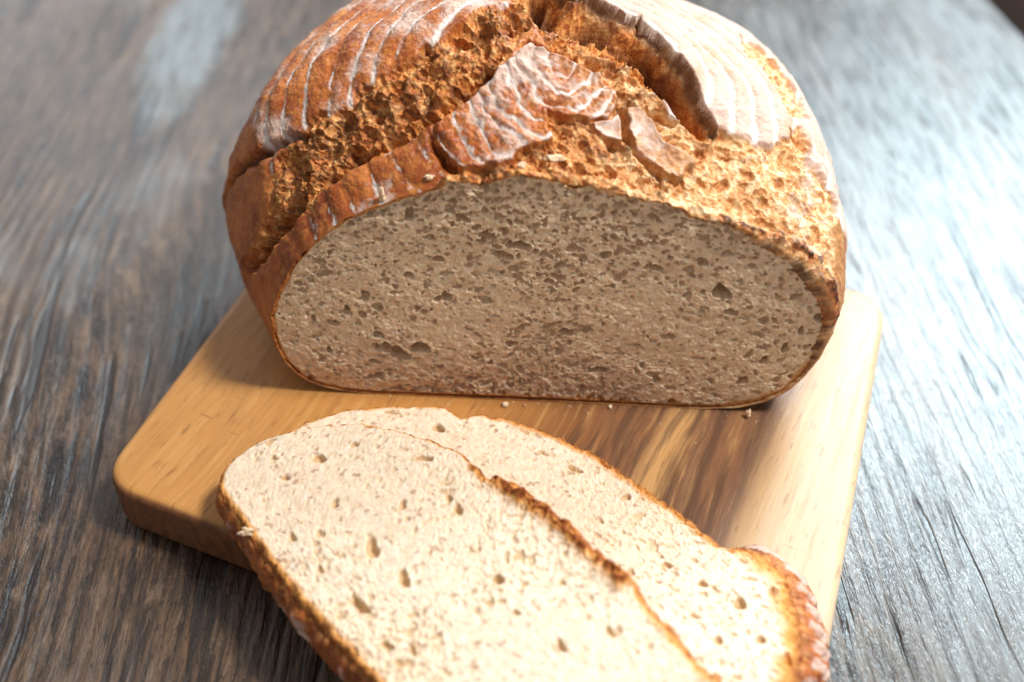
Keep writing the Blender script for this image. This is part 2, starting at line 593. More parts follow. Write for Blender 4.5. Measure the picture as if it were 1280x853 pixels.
PL_D = [(208, 20), (196, 26), (187, 31), (177, 39), (172, 43), (163, 40), (156, 38), (152, 37), (148, 33), (147, 28), (151, 23), (157, 20), (168, 20), (171, 21), (172, 13), (179, 10), (186, 5), (197, 3), (204, 4), (209, 12)]
PL_D2 = [(144, 29), (140, 30), (136, 26), (130, 21), (120, 17), (127, 10), (133, 12), (141, 14), (144, 22)]
PL_D3 = [(157, 20), (151, 23), (147, 26), (146, 20), (148, 16), (152, 16), (156, 18)]
RIM = [(162, 78), (157, 72), (148, 69), (134, 68), (127, 61), (121, 53), (117, 43), (113, 35), (111, 30)]
TRENCH = [(170, 86), (168, 70), (164, 60), (157, 60), (150, 62), (143, 61), (136, 59), (129, 53), (123, 44), (118, 36)]
GRV_B = [(311, 24), (294, 17), (276, 15), (265, 16)]
GRV_L = [(296, 52), (290, 50), (277, 41), (267, 37), (256, 34)]
GRV_BD = [(252, 15), (243, 17), (231, 17), (220, 19), (207, 23), (198, 28), (188, 33)]
GRV_D = [(211, 14), (210, 8), (206, 4)]
GRV_D2 = [(145, 31), (145, 22), (142, 15), (133, 11), (131, 6)]
ROLL = [(108, 1), (95, 2), (80, 4), (71, 4), (59, 2), (48, 0)]
CENTRE = (166, 36)

NU = 1300
vf = np.arange(0, 140.01, .235)
vb = 140 + (1 - np.cos(np.linspace(0, math.pi / 2, 60)))[1:] * (118 * (math.pi - T0) - 141)
vrow = np.concatenate([vf, vb])
urow = np.linspace(0, math.pi * 110, NU)
U, V = np.meshgrid(urow.astype(np.float32), vrow.astype(np.float32))
A_, T_ = U / 110., T0 + V / 118.
P = loaf_base(A_, T_)
N = np.cross(np.gradient(P, axis=1), np.gradient(P, axis=0))
N /= np.linalg.norm(N, axis=-1)[..., None] + 1e-9
if N[10, NU // 2, 2] < 0:
    N = -N

# warped coordinates give every boundary a ragged edge
wa = fbm(P, 9, 3, 3.1)
wb = fbm(P, 9, 3, 8.7)
fa = fbm(P, 2.6, 2, 5.5)
Uw, Vw = U + 2.4 * wa + .8 * fa, V + 2.4 * wb - .8 * fa
Us, Vs = U + .8 * wa, V + .8 * wb
FAR = 1 - sm((V - 95) / 30)

sB = poly_sd(Uw, Vw, TORN_B)
sE = poly_sd(Us, Vs, TORN_E)
sI = poly_sd(Uw, Vw, TORN_I)
sS = poly_sd(Uw, Vw, TORN_S)
sD = poly_sd(Uw * .6 + Us * .4, Vw * .6 + Vs * .4, PL_D)
sD2 = poly_sd(Uw * .6 + Us * .4, Vw * .6 + Vs * .4, PL_D2)
sD3 = poly_sd(Us, Vs, PL_D3)
dRim = seg_dist(Us, Vs, RIM)
dTr = seg_dist(Us, Vs, TRENCH)

plate = np.maximum(np.maximum(sD, sD2), sD3)
torn = np.maximum.reduce([sm(sB / 2.2 + .4), sm(sE / .8 + .5), sm(sI / 2.2 + .4), sm(sS / 2.0 + .4)])
pl = sm(plate / 1.3 + .5)
torn = torn * (1 - pl)

# brotform rings, concentric about a point near the top
cp = loaf_base(np.array([CENTRE[0] / 110.]), np.array([T0 + CENTRE[1] / 118.]))[0]
dist = np.linalg.norm(P - cp, axis=-1)
ph = (dist + 2.6 * fbm(P, 26, 2, 1.3) + .7 * wa) / 8.6
wD = sD > -1.5
ph = np.where(wD, (np.linalg.norm((P - cp - np.array([2.5, 3., 0])) * np.array([1.0, .82, 1.0]), axis=-1) + 2.9 * fbm(P, 12, 2, 1.3) + 1.1 * wa + .5 * fa) / 4.9, ph)
cyc = ph - np.floor(ph)
ridge = np.where(cyc < .72, np.sin(cyc / .72 * math.pi) ** .7, -.35 * np.sin((cyc - .72) / .28 * math.pi))
line = np.exp(-((cyc - .80) / (.095 + .05 * wa + .05 * (U < 140))) ** 2) * (.5 + .5 * sm(.5 + 1.3 * wb))

# zones of the skin
zG = sm((150 - U + .55 * (V - 60)) / 8) * sm((V - 22) / 10) * sm((U - 20) / 25)      # right-hand plate
zA = sm((U - 165) / 14) * sm((V - 26) / 8)                                         # left-hand plate
zC = sm((U - 200) / 10) * (1 - sm((V - 24) / 8))                                    # ribbon left of the cut
zLow = sm((U - 268) / 22) * (1 - sm((V - 52) / 10))                                 # smooth lower left side
big = fbm(P, 22, 3, 12.)
wr = fbm(P * np.array([1, 1, 1]), 5, 3, 21.)

H = .9 * big + .35 * wr
ridge_amp = (.85 * zG + .55 * zA + 0.48 * sm(sD / 1.0) + .25 * sm(sD3) + .5 * zC) * (1 - zLow)
H = H + ridge_amp * ridge * (1 - torn)
# wrinkles on the floured middle plate, running with the rings
wrk = np.sin(2 * math.pi * (dist + 1.5 * wa) / 2.3 + 3 * big)
H = H + sm(sD / 2) * (.10 * wrk * sm(.6 + 1.2 * wb) + .42 * fa + .3 * wa)
H = H + pl * .9 * (1 + .8 * wa) + .55 * (1 + wb) * np.exp(-((plate - .8) / 1.0) ** 2)
skin = fbm(P, 1.7, 3, 131., .6)
H = H + (1 - torn) * .17 * skin * (1 - .5 * zLow)

# torn crumb: recessed, rough, with strands and bubbles
rg1 = 1 - np.abs(fbm(P, 6.0, 2, 31.))
rg2 = 1 - 2 * np.abs(fbm(P, 2.8, 3, 41.))
PW = P + 1.6 * np.stack([fa, wa, wb], -1)
st1 = (1 - np.abs(fbm(PW, 6.5, 1, 141.))) ** 3
st2 = (1 - np.abs(fbm(PW, 3.2, 1, 151.))) ** 3
st3 = (1 - np.abs(fbm(PW, 1.6, 1, 161.))) ** 3
rough = 1.9 * fbm(P, 11, 2, 51., .5) + 1.5 * (st1 - .45) + .75 * (st2 - .45) + .36 * (st3 - .45) + .22 * fbm(P, 1.1, 2, 61.)
H = H + torn * (-1.5 + rough * (1 - .40 * sm((150 - U) / 40)) + 1.0 * (rg1 - .7))
# pores in the torn zones
cand = 4200
pi_ = rng.integers(3, NU - 3, cand)
pj_ = rng.integers(2, len(vf) - 2, cand)
ok = torn[pj_, pi_] > .75
pi_, pj_ = pi_[ok], pj_[ok]
npz = len(pi_)
pr = .40 + rng.gamma(1.1, .62, npz)
pr = np.sort(np.minimum(pr, 3.6))[::-1]
BH = np.zeros_like(H)
su = urow[1] - urow[0]
bowls(BH, U, V, U[pj_, pi_], V[pj_, pi_], pr * rng.uniform(1, 1.9, npz), pr, rng.uniform(-.6, .6, npz),
      pr * rng.uniform(.8, 1.5, npz), pi_, pj_, (pr * 2.6 / su).astype(int) + 2, (pr * 2.6 / .235).astype(int) + 2, .30)
H = H + BH * (1 - .55 * sm((140 - U) / 30)) * torn * sm((V - .5) / 5)

# deep trench under the lifted right plate
tr = np.exp(-(dTr / 6.2) ** 2)
H = H - 14.5 * tr * (1 + .35 * wa) * sm(sE / 4.5 + .12)
Gside = (sE < 0) & (U < 170) & (V > 24)
lift = np.where(Gside, np.exp(-(dRim / 11.) ** 2), 0) * (1 - .4 * sm((60 - V) / 40.))
H = H + 3.2 * lift
# grooves
for ln, w_, d_ in ((GRV_B, 2.3, 6.5), (GRV_L, 1.5, 3.6), (GRV_BD, 2.0, 5.5), (GRV_D, 1.4, 4.5), (GRV_D2, 1.1, 2.8)):
    H = H - d_ * np.exp(-(seg_dist(Uw * .5 + Us * .5, Vw * .5 + Vs * .5, ln) / w_) ** 2) * (1 + .5 * fa)
# plate above the left groove stands proud
up = sm((V - np.interp(U, [250, 256, 267, 277, 290, 310], [33, 34, 37, 41, 50, 58])) / 1.4) * sm((U - 250) / 10)
H = H + 1.3 * up * (1 - sm((V - 70) / 25))
# rolled rim over the cut on the right
dRo = seg_dist(Us, Vs, ROLL)
roll = np.exp(-(dRo / 2.6) ** 2)
H = H + roll * (2.0 + .9 * fa)

# fade roughness out at back and into the base
H = H * FAR
H = H * sm(P[..., 2] / 7.0 + .08)
# calm the outline at the cut itself
calm = .45 + .55 * np.maximum(sm(V / 5.0), torn)
H = H + torn * np.exp(-(V / 4.0) ** 2) * (1.5 + 2.2 * fbm(P, 7, 3, 171.)) * (U > 70)
H = np.where(H > -6, H * calm, H)

lat = np.zeros_like(P)
# the right plate's lip overhangs the trench
gu, gv = np.gradient(dTr, axis=1), np.gradient(dTr, axis=0)
Tu = np.gradient(P, axis=1)
Tv = np.gradient(P, axis=0)
Tu /= np.linalg.norm(Tu, axis=-1)[..., None] + 1e-9
Tv /= np.linalg.norm(Tv, axis=-1)[..., None] + 1e-9
lipw = np.exp(-(dRim / 3.2) ** 2) * np.where(dTr > 3, 1, 0) * (U < 166)
gn = np.sqrt(gu ** 2 + gv ** 2) + 1e-6
lat = -(Tu * (gu / gn)[..., None] + Tv * (gv / gn)[..., None]) * (lipw * 1.2)[..., None]
Q = P + N * H[..., None] + lat
Q[..., 2] = np.maximum(Q[..., 2], 0.0)
rimH = H[0].copy()

# colour masks of the skin; burn also darkens the trench and the left groove
flour = np.zeros_like(H)
fn = fbm(P, 14, 3, 71.)
flour += zG * (.66 + .22 * fn + .30 * line)
flour += zA * (1 - zLow) * (.38 + .36 * fn + .70 * line * sm(.55 + .9 * fbm(P, 9, 2, 77.)) * (.55 + .45 * sm((300 - U) / 60)))
flour += sm(sD / .8 + .2) * (.38 + .26 * fn + .22 * fa + .62 * line)
flour += (sm(sD2 / .8) + sm(sD3 / .8)) * (.46 + .25 * fn)
flour += zC * np.clip(.10 + .75 * fn + .3 * fa + .45 * line, 0, .8) * sm((285 - U) / 25)
flour += .20 * sm((70 - U) / 20) * (.7 + line)
flour = flour * (1 - torn) * (1 - zLow * .85) + torn * np.clip(.12 * fn, 0, 1)
flour += torn * np.clip(.30 + .35 * fn + .2 * fa, 0, 1) * sm((120 - U) / 25) * .8
flour = np.clip(flour, 0, 1)
burn = np.clip(0.85 * np.exp(-((sE - .15) / .75) ** 2) * sm((4 - dRim) / 2) * sm(.85 + .6 * wa) + .80 * sm(sE / 2) * sm((70 - dTr * 9 + 26 * wa) / 50) * sm((V - 34) / 14)
               + np.exp(-(dRo / 2.3) ** 2) * sm(.65 + fa), 0, 1)
burn = np.maximum(burn, .75 * np.exp(-(seg_dist(Us, Vs, GRV_L) / 1.3) ** 2))
burn = np.maximum(burn, .55 * np.exp(-((plate + .2) / .7) ** 2) * sm(.45 + wa) * (sD2 > -2))
burn = np.maximum(burn, torn * np.clip(.9 * sm(st2 * 1.3 - .35) * sm(.35 + 1.1 * wa + .6 * sB / 8 * (sB > 0)), 0, .62) * sm((U - 112) / 30))
pale = sm((178 - U) / 50) * .85 + .1 * sm(.5 + fn) 
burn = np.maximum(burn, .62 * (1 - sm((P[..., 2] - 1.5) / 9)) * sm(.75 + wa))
pale = pale * (1 - sm(sE / 2)) * (1 - .85 * roll)

# rows in front of v = 0 turn the crust inwards round the crumb (thickness of the crust)
lip = []
for k, (dr, dy) in enumerate(((-2.6, 1.4), (-1.9, .2), (-1.0, -.15))):
    q = Q[0].copy()
    rad = q - np.array([CX, 0, 0])
    L = np.linalg.norm(rad[:, [0, 2]], axis=1)[:, None]
    q = q + rad / L * dr * np.clip(.42 + .55 * (1 - sm((urow - 60) / 40)) + 1.1 * (1 - sm((urow - 92) / 18)) * sm((urow - 20) / 25) + .5 * wb[0] + .3 * fa[0], .12, 2.6)[:, None]
    q[:, 1] = Q[0][:, 1] + dy
    q[:, 2] = np.maximum(q[:, 2], 0.02)
    lip.append(q)
QQ = np.concatenate([np.array(lip), Q], 0)
rep = lambda m: np.concatenate([np.repeat(m[:1], 3, 0), m], 0)
NVt = QQ.shape[0]
faces = grid_faces(NU, NVt)
# underside
k = np.arange(3, NVt - 1)
under = np.stack([k * NU, (k + 1) * NU, (k + 1) * NU + NU - 1, k * NU + NU - 1], -1)
LOAF_ROT = R(-3.7)
loaf = empty('bread_loaf', (0, .0017, .0203), LOAF_ROT)
tag(loaf, 'half round loaf with cracked floury crust standing cut face forward on the board', 'bread')
lt = rep(torn)
lt[:3] = np.maximum(lt[:3], .55)
lb = rep(burn)
lb[:3] = np.maximum(lb[:3], np.clip((1 - sm((urow - 92) / 18)) * sm((urow - 15) / 20) * (.55 + .8 * fa[0]), 0, .85)[None])
crust = mesh_from('crust', QQ.reshape(-1, 3) / 1000, np.concatenate([faces, under]), M_CRUST, loaf,
                  dict(torn=lt, flour=rep(flour) * np.concatenate([np.zeros((3, NU)), np.ones_like(H)], 0),
                       burn=lb, pale=rep(pale), white=rep(np.clip(line * 1.1 + .15 * fn, 0, 1))))


# ------------------------------------------------------------------ crumb surfaces
def disc_grid(nx, ny):
    a, b = np.meshgrid(np.linspace(-1, 1, nx), np.linspace(-1, 1, ny))
    x = a * np.sqrt(1 - b * b / 2)
    y = b * np.sqrt(1 - a * a / 2)
    return a, b, np.hypot(x, y), np.arctan2(y, x)


def blob_points(outline, c, gr, gth, smooth, inset=0.0):
    """map the unit disc onto a closed outline (about c); the outline may be ragged, the inside follows a smoothed copy"""
    p = np.vstack([outline, outline[:1]])
    s = np.concatenate([[0], np.cumsum(np.linalg.norm(np.diff(p, axis=0), axis=1))])
    n = 1600
    q = np.linspace(0, s[-1], n, endpoint=False)
    B = np.stack([np.interp(q, s, p[:, 0]), np.interp(q, s, p[:, 1])], -1)
    k = np.exp(-.5 * (np.arange(-5 * smooth, 5 * smooth + 1) / (1.6 * smooth)) ** 2)
    k /= k.sum()
    m = 5 * smooth
    pad = np.concatenate([B[-m:], B, B[:m]])
    S = np.stack([np.convolve(pad[:, 0], k, 'valid'), np.convolve(pad[:, 1], k, 'valid')], -1)
    if inset:
        for A in (B, S):
            d = A - c
            A -= d / np.linalg.norm(d, axis=1)[:, None] * inset
    th = np.arctan2(S[:, 1] - c[1], S[:, 0] - c[0])
    k0 = int(np.argmin(th))
    B, S, th = np.roll(B, -k0, 0), np.roll(S, -k0, 0), np.roll(th, -k0)
    if th[n // 2] < th[0] or (np.diff(th) < 0).sum() > n / 2:
        B, S, th = B[::-1], S[::-1], th[::-1]
        k0 = int(np.argmin(th))
        B, S, th = np.roll(B, -k0, 0), np.roll(S, -k0, 0), np.roll(th, -k0)
    th = np.maximum.accumulate(th)
    f = [np.interp(gth.ravel(), th, A[:, j], period=2 * math.pi).reshape(gth.shape) for A in (B, S) for j in (0, 1)]
    w = np.clip(gr, 0, 1) ** 9
    x = f[2] * (1 - w) + f[0] * w
    y = f[3] * (1 - w) + f[1] * w
    return np.stack([c[0] + gr * (x - c[0]), c[1] + gr * (y - c[1])], -1)


def pore_field(X, Y, n, rmean, rmax, asp, ang0, ang_sd, dep, seed, inside):
    """height field (mm, <=0) of bubbles on a grid given by its coordinates"""
    r_ = np.random.default_rng(seed)
    ny, nx = X.shape
    Hh = np.zeros_like(X)
    i = r_.integers(1, nx - 1, n)
    j = r_.integers(1, ny - 1, n)
    ok = inside[j, i] > 0
    i, j = i[ok], j[ok]
    m = len(i)
    r = np.minimum(.28 + r_.gamma(1.25, rmean, m), rmax)
    a = r * r_.uniform(1, asp, m)
    sx = np.abs(np.gradient(X, axis=1))[j, i] + np.abs(np.gradient(Y, axis=1))[j, i] + 1e-3
    sy = np.abs(np.gradient(Y, axis=0))[j, i] + np.abs(np.gradient(X, axis=0))[j, i] + 1e-3
    bowls(Hh, X, Y, X[j, i], Y[j, i], a, r, ang0 + r_.normal(0, ang_sd, m), r * dep * r_.uniform(.7, 1.3, m), i, j,
          np.minimum((a * 1.8 / sx).astype(int) + 2, 40), np.minimum((a * 1.8 / sy).astype(int) + 2, 40), .06)
    return Hh


# cut face: fan about a point inside the half disc
NX, NY = 760, 400
ga, gb, gr, gth = disc_grid(NX, NY)
rim0 = np.stack([Q[0, :, 0] , Q[0, :, 2]], -1)
cen = np.array([CX, 42.])
# closed outline: rim from right to left, then straight along the bottom
bot = np.stack([np.linspace(rim0[-1, 0], rim0[0, 0], 160)[1:-1], np.zeros(158)], -1)
outl = np.concatenate([rim0, bot]) - cen
bp_ = blob_points(outl, np.zeros(2), gr, gth, 14, .9)
Xc = cen[0] + bp_[..., 0]
Zc = np.maximum(cen[1] + bp_[..., 1], .03)
Rr = np.hypot(bp_[..., 0], bp_[..., 1]) / np.maximum(gr, 1e-3)
dedge = (1 - gr) * Rr
P3 = np.stack([Xc, np.zeros_like(Xc), Zc], -1)
P3s = np.stack([Xc * .62, np.zeros_like(Xc), Zc], -1)
hb = pore_field(Xc, Zc, 3000, .19, 1.6, 1.9, 0.0, .5, 1.9, 5, dedge - 1.2)
hb2 = np.zeros_like(hb)
# the bigger holes one can point at
BIGH = [(-49.5, 22.3, 2.7, 2.4, .8), (-45.5, 20.0, 3.4, 3.0, -.5), (-52, 28.5, 2.1, 1.5, .3), (-54.5, 15.4, 2.2, 1.2, .1), (-38, 23, 4.2, 2.4, .4),
        (-14, 72.5, 3.0, 1.5, 0), (-4, 69, 4.2, 1.5, .05), (-9, 65, 3.2, 1.5, -.1), (62, 53, 3.2, 2.6, .3), (66, 45, 2.4, 1.3, 0),
        (12, 33, 2.6, 1.7, .1), (24, 16, 4.0, 1.5, .25), (-28, 46, 2.0, 1.6, .4), (-62, 38, 1.6, 1.3, 0), (-55, 46, 1.9, 1.2, .5),
        (80, 24, 2.5, 1.3, 1.1), (86, 30, 2.6, 1.2, 1.3), (74, 14, 3.0, 1.4, .8), (90, 38, 2.2, 1.0, 1.4), (-70, 20, 1.6, 1.1, 1.2), (-74, 34, 1.9, .9, 1.4),
        (40, 62, 2.4, 1.3, .0), (-30, 62, 2.2, 1.2, .1), (-40, 55, 1.8, 1.2, .3), (47, 33, 2.0, 1.2, .3), (6, 55, 1.9, 1.0, .1), (-21, 9, 1.9, .9, 0)]
for (x, z, a, b, an) in BIGH:
    ij = np.argmin((Xc - x) ** 2 + (Zc - z) ** 2)
    j, i = divmod(int(ij), NX)
    w = int(a * 1.9 / .24) + 4
    bowls(hb2, Xc, Zc, [x], [z], [a], [b], [an], [min(a, b) * 3.4], [i], [j], [w], [w], .15)
hr = .24 * fbm(P3s, 3.2, 3, 81., .6) + .24 * (1 - 2 * np.abs(fbm(P3s, 1.7, 2, 91.))) * .6 + .5 * fbm(P3s, 14, 2, 95.)
top = sm((Zc - 60) / 25)
hr = hr + top * .35 * fbm(P3 * np.array([.45, 1, 1.4]), 4.0, 3, 101.)
pore = np.clip(-(hb + hb2) / 1.2 - .15, 0, 1)
yd = (hr * (1 - .6 * pore) + hb + hb2) * sm(dedge / 2.0 + .15)
ew = .9 + 1.6 * sm((Xc - 40) / 40) + .8 * (1 - sm((Zc - 1) / 5))
edge = np.clip(1 - dedge / (ew * (1.2 + .5 * fbm(P3, 6, 2, 33.))), 0, 1)
Y3 = .6 - yd
crumb = mesh_from('crumb', np.stack([Xc, Y3, Zc], -1).reshape(-1, 3) / 1000, grid_faces(NX, NY), M_CRUMB, loaf,
                  dict(edge=edge, pore=pore))
tag(crumb, 'grey brown cut face of the loaf full of small holes')


# ================================================================== slices
def dense(poly, n=720):
    p = np.array(poly + [poly[0]], float)
    s = np.concatenate([[0], np.cumsum(np.linalg.norm(np.diff(p, axis=0), axis=1))])
    q = np.linspace(0, s[-1], n, endpoint=False)
    out = np.stack([np.interp(q, s, p[:, 0]), np.interp(q, s, p[:, 1])], -1)
    k = np.exp(-.5 * (np.arange(-9, 10) / 2.6) ** 2)
    k /= k.sum()
    pad = np.concatenate([out[-9:], out, out[:9]])
    return np.stack([np.convolve(pad[:, 0], k, 'valid'), np.convolve(pad[:, 1], k, 'valid')], -1)


def make_slice(label, poly, ztop, zbot, centre, seed, rimw, flare, holes, grain_ang, ear=None, nx=470, ny=330):
    """poly: outline in mm (board plane); ztop/zbot: functions of x,y in mm; rimw(x,y): width of browned rim; flare(x,y): how far the crust leans out below"""
    root = empty('bread_slice', (centre[0] / 1000, centre[1] / 1000, float(zbot(centre[0], centre[1])) / 1000))
    tag(root, label, 'bread slice', 'bread slices cut from the loaf')
    org = np.array([centre[0], centre[1], float(zbot(centre[0], centre[1]))])
    c_ = np.array(centre, float)
    ol = dense(poly)
    # ragged outline
    q3 = np.concatenate([ol, np.zeros((len(ol), 1))], 1)
    tg = np.roll(ol, -2, 0) - np.roll(ol, 2, 0)
    tg /= np.linalg.norm(tg, axis=1)[:, None]
    ol = ol + np.stack([tg[:, 1], -tg[:, 0]], -1) * (.55 * fbm(q3, 5, 3, seed) + .25 * fbm(q3, 1.6, 2, seed + 3))[:, None]
    a, b, gr, gth = disc_grid(nx, ny)
    bpt = blob_points(ol, c_, gr, gth, 20)
    X, Y = bpt[..., 0], bpt[..., 1]
    de = seg_dist(X, Y, [tuple(p) for p in ol[::4]] + [tuple(ol[0])])
    de = np.where(gr > .999, 0, de)
    P3 = np.stack([X, Y, np.zeros_like(X)], -1)
    cg, sg = math.cos(grain_ang), math.sin(grain_ang)
    hb = pore_field(X, Y, 2100, .14, 1.2, 2.4, grain_ang, .6, .9, seed, de - 1.0)
    hb2 = np.zeros_like(hb)
    for (x, y, ra, rb, an) in holes:
        ij = int(np.argmin((X - x) ** 2 + (Y - y) ** 2))
        j, i = divmod(ij, nx)
        w = int(ra * 1.9 / .36) + 4
        bowls(hb2, X, Y, [x], [y], [ra], [rb], [an], [min(ra, rb) * 1.5], [i], [j], [w], [w], .1)
    h = .13 * fbm(P3, 3.0, 3, seed + 7., .6) + .4 * fbm(P3, 16, 2, seed + 9.) + .13 * (1 - 2 * np.abs(fbm(P3, 1.5, 2, seed + 11.)))
    pore = np.clip(-(hb + hb2) / 1.0 - .12, 0, 1)
    h = h * (1 - .5 * pore) + (hb + hb2) * sm(de / 1.5)
    W = rimw(X, Y) * (1 + .45 * fbm(P3, 7, 3, seed + 21.))
    edge = np.clip(1 - de / np.maximum(W, .3), 0, 1)
    h = h - .7 * np.clip(1 - de / 1.3, 0, 1) ** 2 + edge * .8 * fbm(P3, 2.4, 3, seed + 31.)
    h = h - 3.0 * np.clip(1 - de / np.maximum(W * .8, .5), 0, 1) ** 2 * sm((W - 3.5) / 3)
    if ear is not None:
        dE = seg_dist(X, Y, ear)
        en = fbm(P3, 3, 3, seed + 41.)
        h = h + 2.0 * np.exp(-(dE / 2.6) ** 2) * (1 + 1.1 * en) + .7 * np.exp(-(dE / 2.6) ** 2) * fbm(P3, 1.4, 2, seed + 43.)
        edge = np.maximum(edge, np.clip(1.05 * np.exp(-(dE / 2.7) ** 2) * (1 + .9 * en), 0, 1))
    Z = ztop(X, Y) + h
    mesh_from('crumb', (np.stack([X, Y, Z], -1).reshape(-1, 3) - org) / 1000, grid_faces(nx, ny), M_SLICE, root, dict(edge=edge, pore=pore))
    # crust wall (follows the border of the grid)
    ids = np.concatenate([np.arange(nx), (np.arange(1, ny) * nx + nx - 1), ((ny - 1) * nx + np.arange(nx - 2, -1, -1)), (np.arange(ny - 2, 0, -1) * nx)])
    bx, by, bz = X.ravel()[ids], Y.ravel()[ids], Z.ravel()[ids]
    ox, oy = bx - c_[0], by - c_[1]
    tx, ty = np.roll(bx, -3) - np.roll(bx, 3), np.roll(by, -3) - np.roll(by, 3)
    L = np.hypot(tx, ty) + 1e-9
    nxn, nyn = ty / L, -tx / L
    kk = np.ones(25) / 25
    nxn = np.convolve(np.concatenate([nxn[-12:], nxn, nxn[:12]]), kk, 'valid')
    nyn = np.convolve(np.concatenate([nyn[-12:], nyn, nyn[:12]]), kk, 'valid')
    sgn = np.sign((nxn * ox + nyn * oy).mean())
    nxn, nyn = nxn * sgn, nyn * sgn
    nrow = 26
    fl_ = flare(bx, by)
    rows = []
    for r in range(nrow):
        s = r / (nrow - 1)
        bul = 1.6 * math.sin(min(s * 1.25, 1) * math.pi) ** .8
        out_ = bul + fl_ * s
        zt = bz * (1 - s) + zbot(bx, by) * s
        q = np.stack([bx + nxn * out_, by + nyn * out_, zt], -1)
        if 0 < r < nrow - 1:
            sft = .55 * fbm(q, 3.2, 3, seed + 51.) + .85 * np.sin(2 * math.pi * (q[:, 1] + .3 * q[:, 0]) / 6.5) * sm(fl_ / 3)
            q[:, 0] += nxn * sft
            q[:, 1] += nyn * sft
        rows.append(q)
    rows = np.array(rows)
    n = len(ids)
    fq = grid_faces(n, nrow, wrap=True)
    # underside cap
    cb_ = np.array([[c_[0], c_[1], float(zbot(*c_))]])
    VV = np.concatenate([rows.reshape(-1, 3), cb_])
    i = np.arange(n)
    F3 = np.stack([(nrow - 1) * n + i, (nrow - 1) * n + (i + 1) % n, np.full(n, nrow * n)], -1)
    sv = np.repeat(np.linspace(0, 1, nrow)[:, None], n, 1)
    flr = np.clip(sm(fl_ / 3)[None] * (.50 + .30 * np.sin(2 * math.pi * (rows[..., 1] + .3 * rows[..., 0]) / 6.5 + .9) + .25 * fbm(rows, 4, 2, 3.)) * sm(sv * 3) + .30 * fbm(rows, 8, 3, 9.), 0, 1)
    ad = lambda m: np.append(m.ravel(), 0)
    tornw = np.clip(1 - sv * 6, 0, 1) * .9
    mesh_from('crust', (VV - org) / 1000, fq, M_CRUST, root,
              dict(torn=ad(tornw), flour=ad(flr), burn=ad(np.clip(.25 + .5 * fbm(rows, 6, 2, 5.), 0, .6) * (1 - flr)), pale=ad(sv * 0)), F3=F3)
    return root


# behind / lower slice, flat on the board
S2 = [(-84.3, -28.0), (-76.3, -19.2), (-63.4, -13.2), (-44.4, -11.3), (-29.3, -11.6), (-24.6, -15.0), (-23.6, -18.0), (-21.5, -17.2), (-17.7, -15.1), (-6.0, -18.1), (7.4, -24.4), (20.3, -32.0), (32.5, -44.8), (46.4, -57.9), (52.9, -65.8), (57.0, -71.0), (60.3, -72.6), (63.0, -71.2), (64.8, -69.8), (69.4, -71.0), (76.4, -79.4), (77.4, -94.4), (76.3, -106.0), (71.0, -119.3), (58, -126), (40, -124), (20, -112), (0, -97), (-22, -79), (-45, -62), (-66, -48), (-80, -38)]
s2_rim = lambda x, y: 1.6 + 2.0 * sm((x + 30) / 40) * (1 - sm((x - 50) / 10)) + 8.0 * sm((x - 58) / 10)
s2_fl = lambda x, y: 9.0 * sm((x - 60) / 9) * sm((y + 118) / 12)
s2_holes = [(-47, -14.5, 3.0, 1.0, 0), (-31, -22, 2.2, 2.0, .5), (30, -52, 2.2, 1.2, .6), (14, -40, 2.6, 1.1, -.5), (60, -92, 2.6, 1.6, 1.0), (50, -85, 1.6, 1.2, 0), (64, -104, 1.8, 1.2, .8),
            (40, -78, 1.7, 1.1, .2), (4, -33, 2.0, .9, -.4), (24, -38, 2.2, 1.0, -.7), (52, -104, 1.7, 1.1, .9), (46, -96, 1.3, 1.0, 0), (70, -88, 2.2, 1.1, 1.2), (70.5, -110, 2.4, 1.2, 1.3)]
slice_b = make_slice('lower bread slice lying flat on the board between the loaf and the front slice', S2,
                     lambda x, y: 31.0 + 0 * x, lambda x, y: 20.3 + 0 * np.asarray(x), (18., -92.), 203, s2_rim, s2_fl, s2_holes, -.6)

# front slice, propped on the lower one
S1 = [(-98.9, -49.5), (-97.6, -44.5), (-95.3, -40.0), (-91.3, -36.0), (-81.3, -31.9), (-68.2, -30.5), (-55.0, -31.4), (-41.6, -36.5), (-28.5, -43.0), (-18.3, -51.1), (-15.6, -56.5), (-13.2, -57.2), (-9.5, -57.6), (-3.6, -60.4), (5.7, -70.6), (14.5, -81.4), (20.3, -87.9), (26.9, -97.4), (34.5, -109.0), (41.7, -120.0), (47.8, -128.9), (55.0, -140.3), (61, -153), (64, -166), (60, -178), (48, -184), (33, -181), (14, -168), (-8, -150), (-26, -135.5), (-42.4, -120.5), (-52.0, -110.9), (-65.1, -96.2), (-81.0, -76.1), (-89.2, -64.0), (-96.5, -55)]
s1_top = lambda x, y: 35.0 + .1636 * (x + 97.) + .1053 * (y + 48.3)
s1_bot = lambda x, y: 20.6 + .1900 * (x + 97.) + .1223 * (y + 48.3)


def s1_low(x, y):
    return sm((-(x + 60) * .77 - (y + 98) * .64 + 6) / 12)


def s1_rim(x, y):
    ear = np.exp(-(seg_dist(x, y, [(-10, -58), (6, -71), (20, -88)]) / 7.) ** 2) + np.exp(-(seg_dist(x, y, [(32, -105), (55, -140)]) / 6.) ** 2)
    low = s1_low(x, y)
    return 1.0 + 5.8 * ear + 6.0 * low


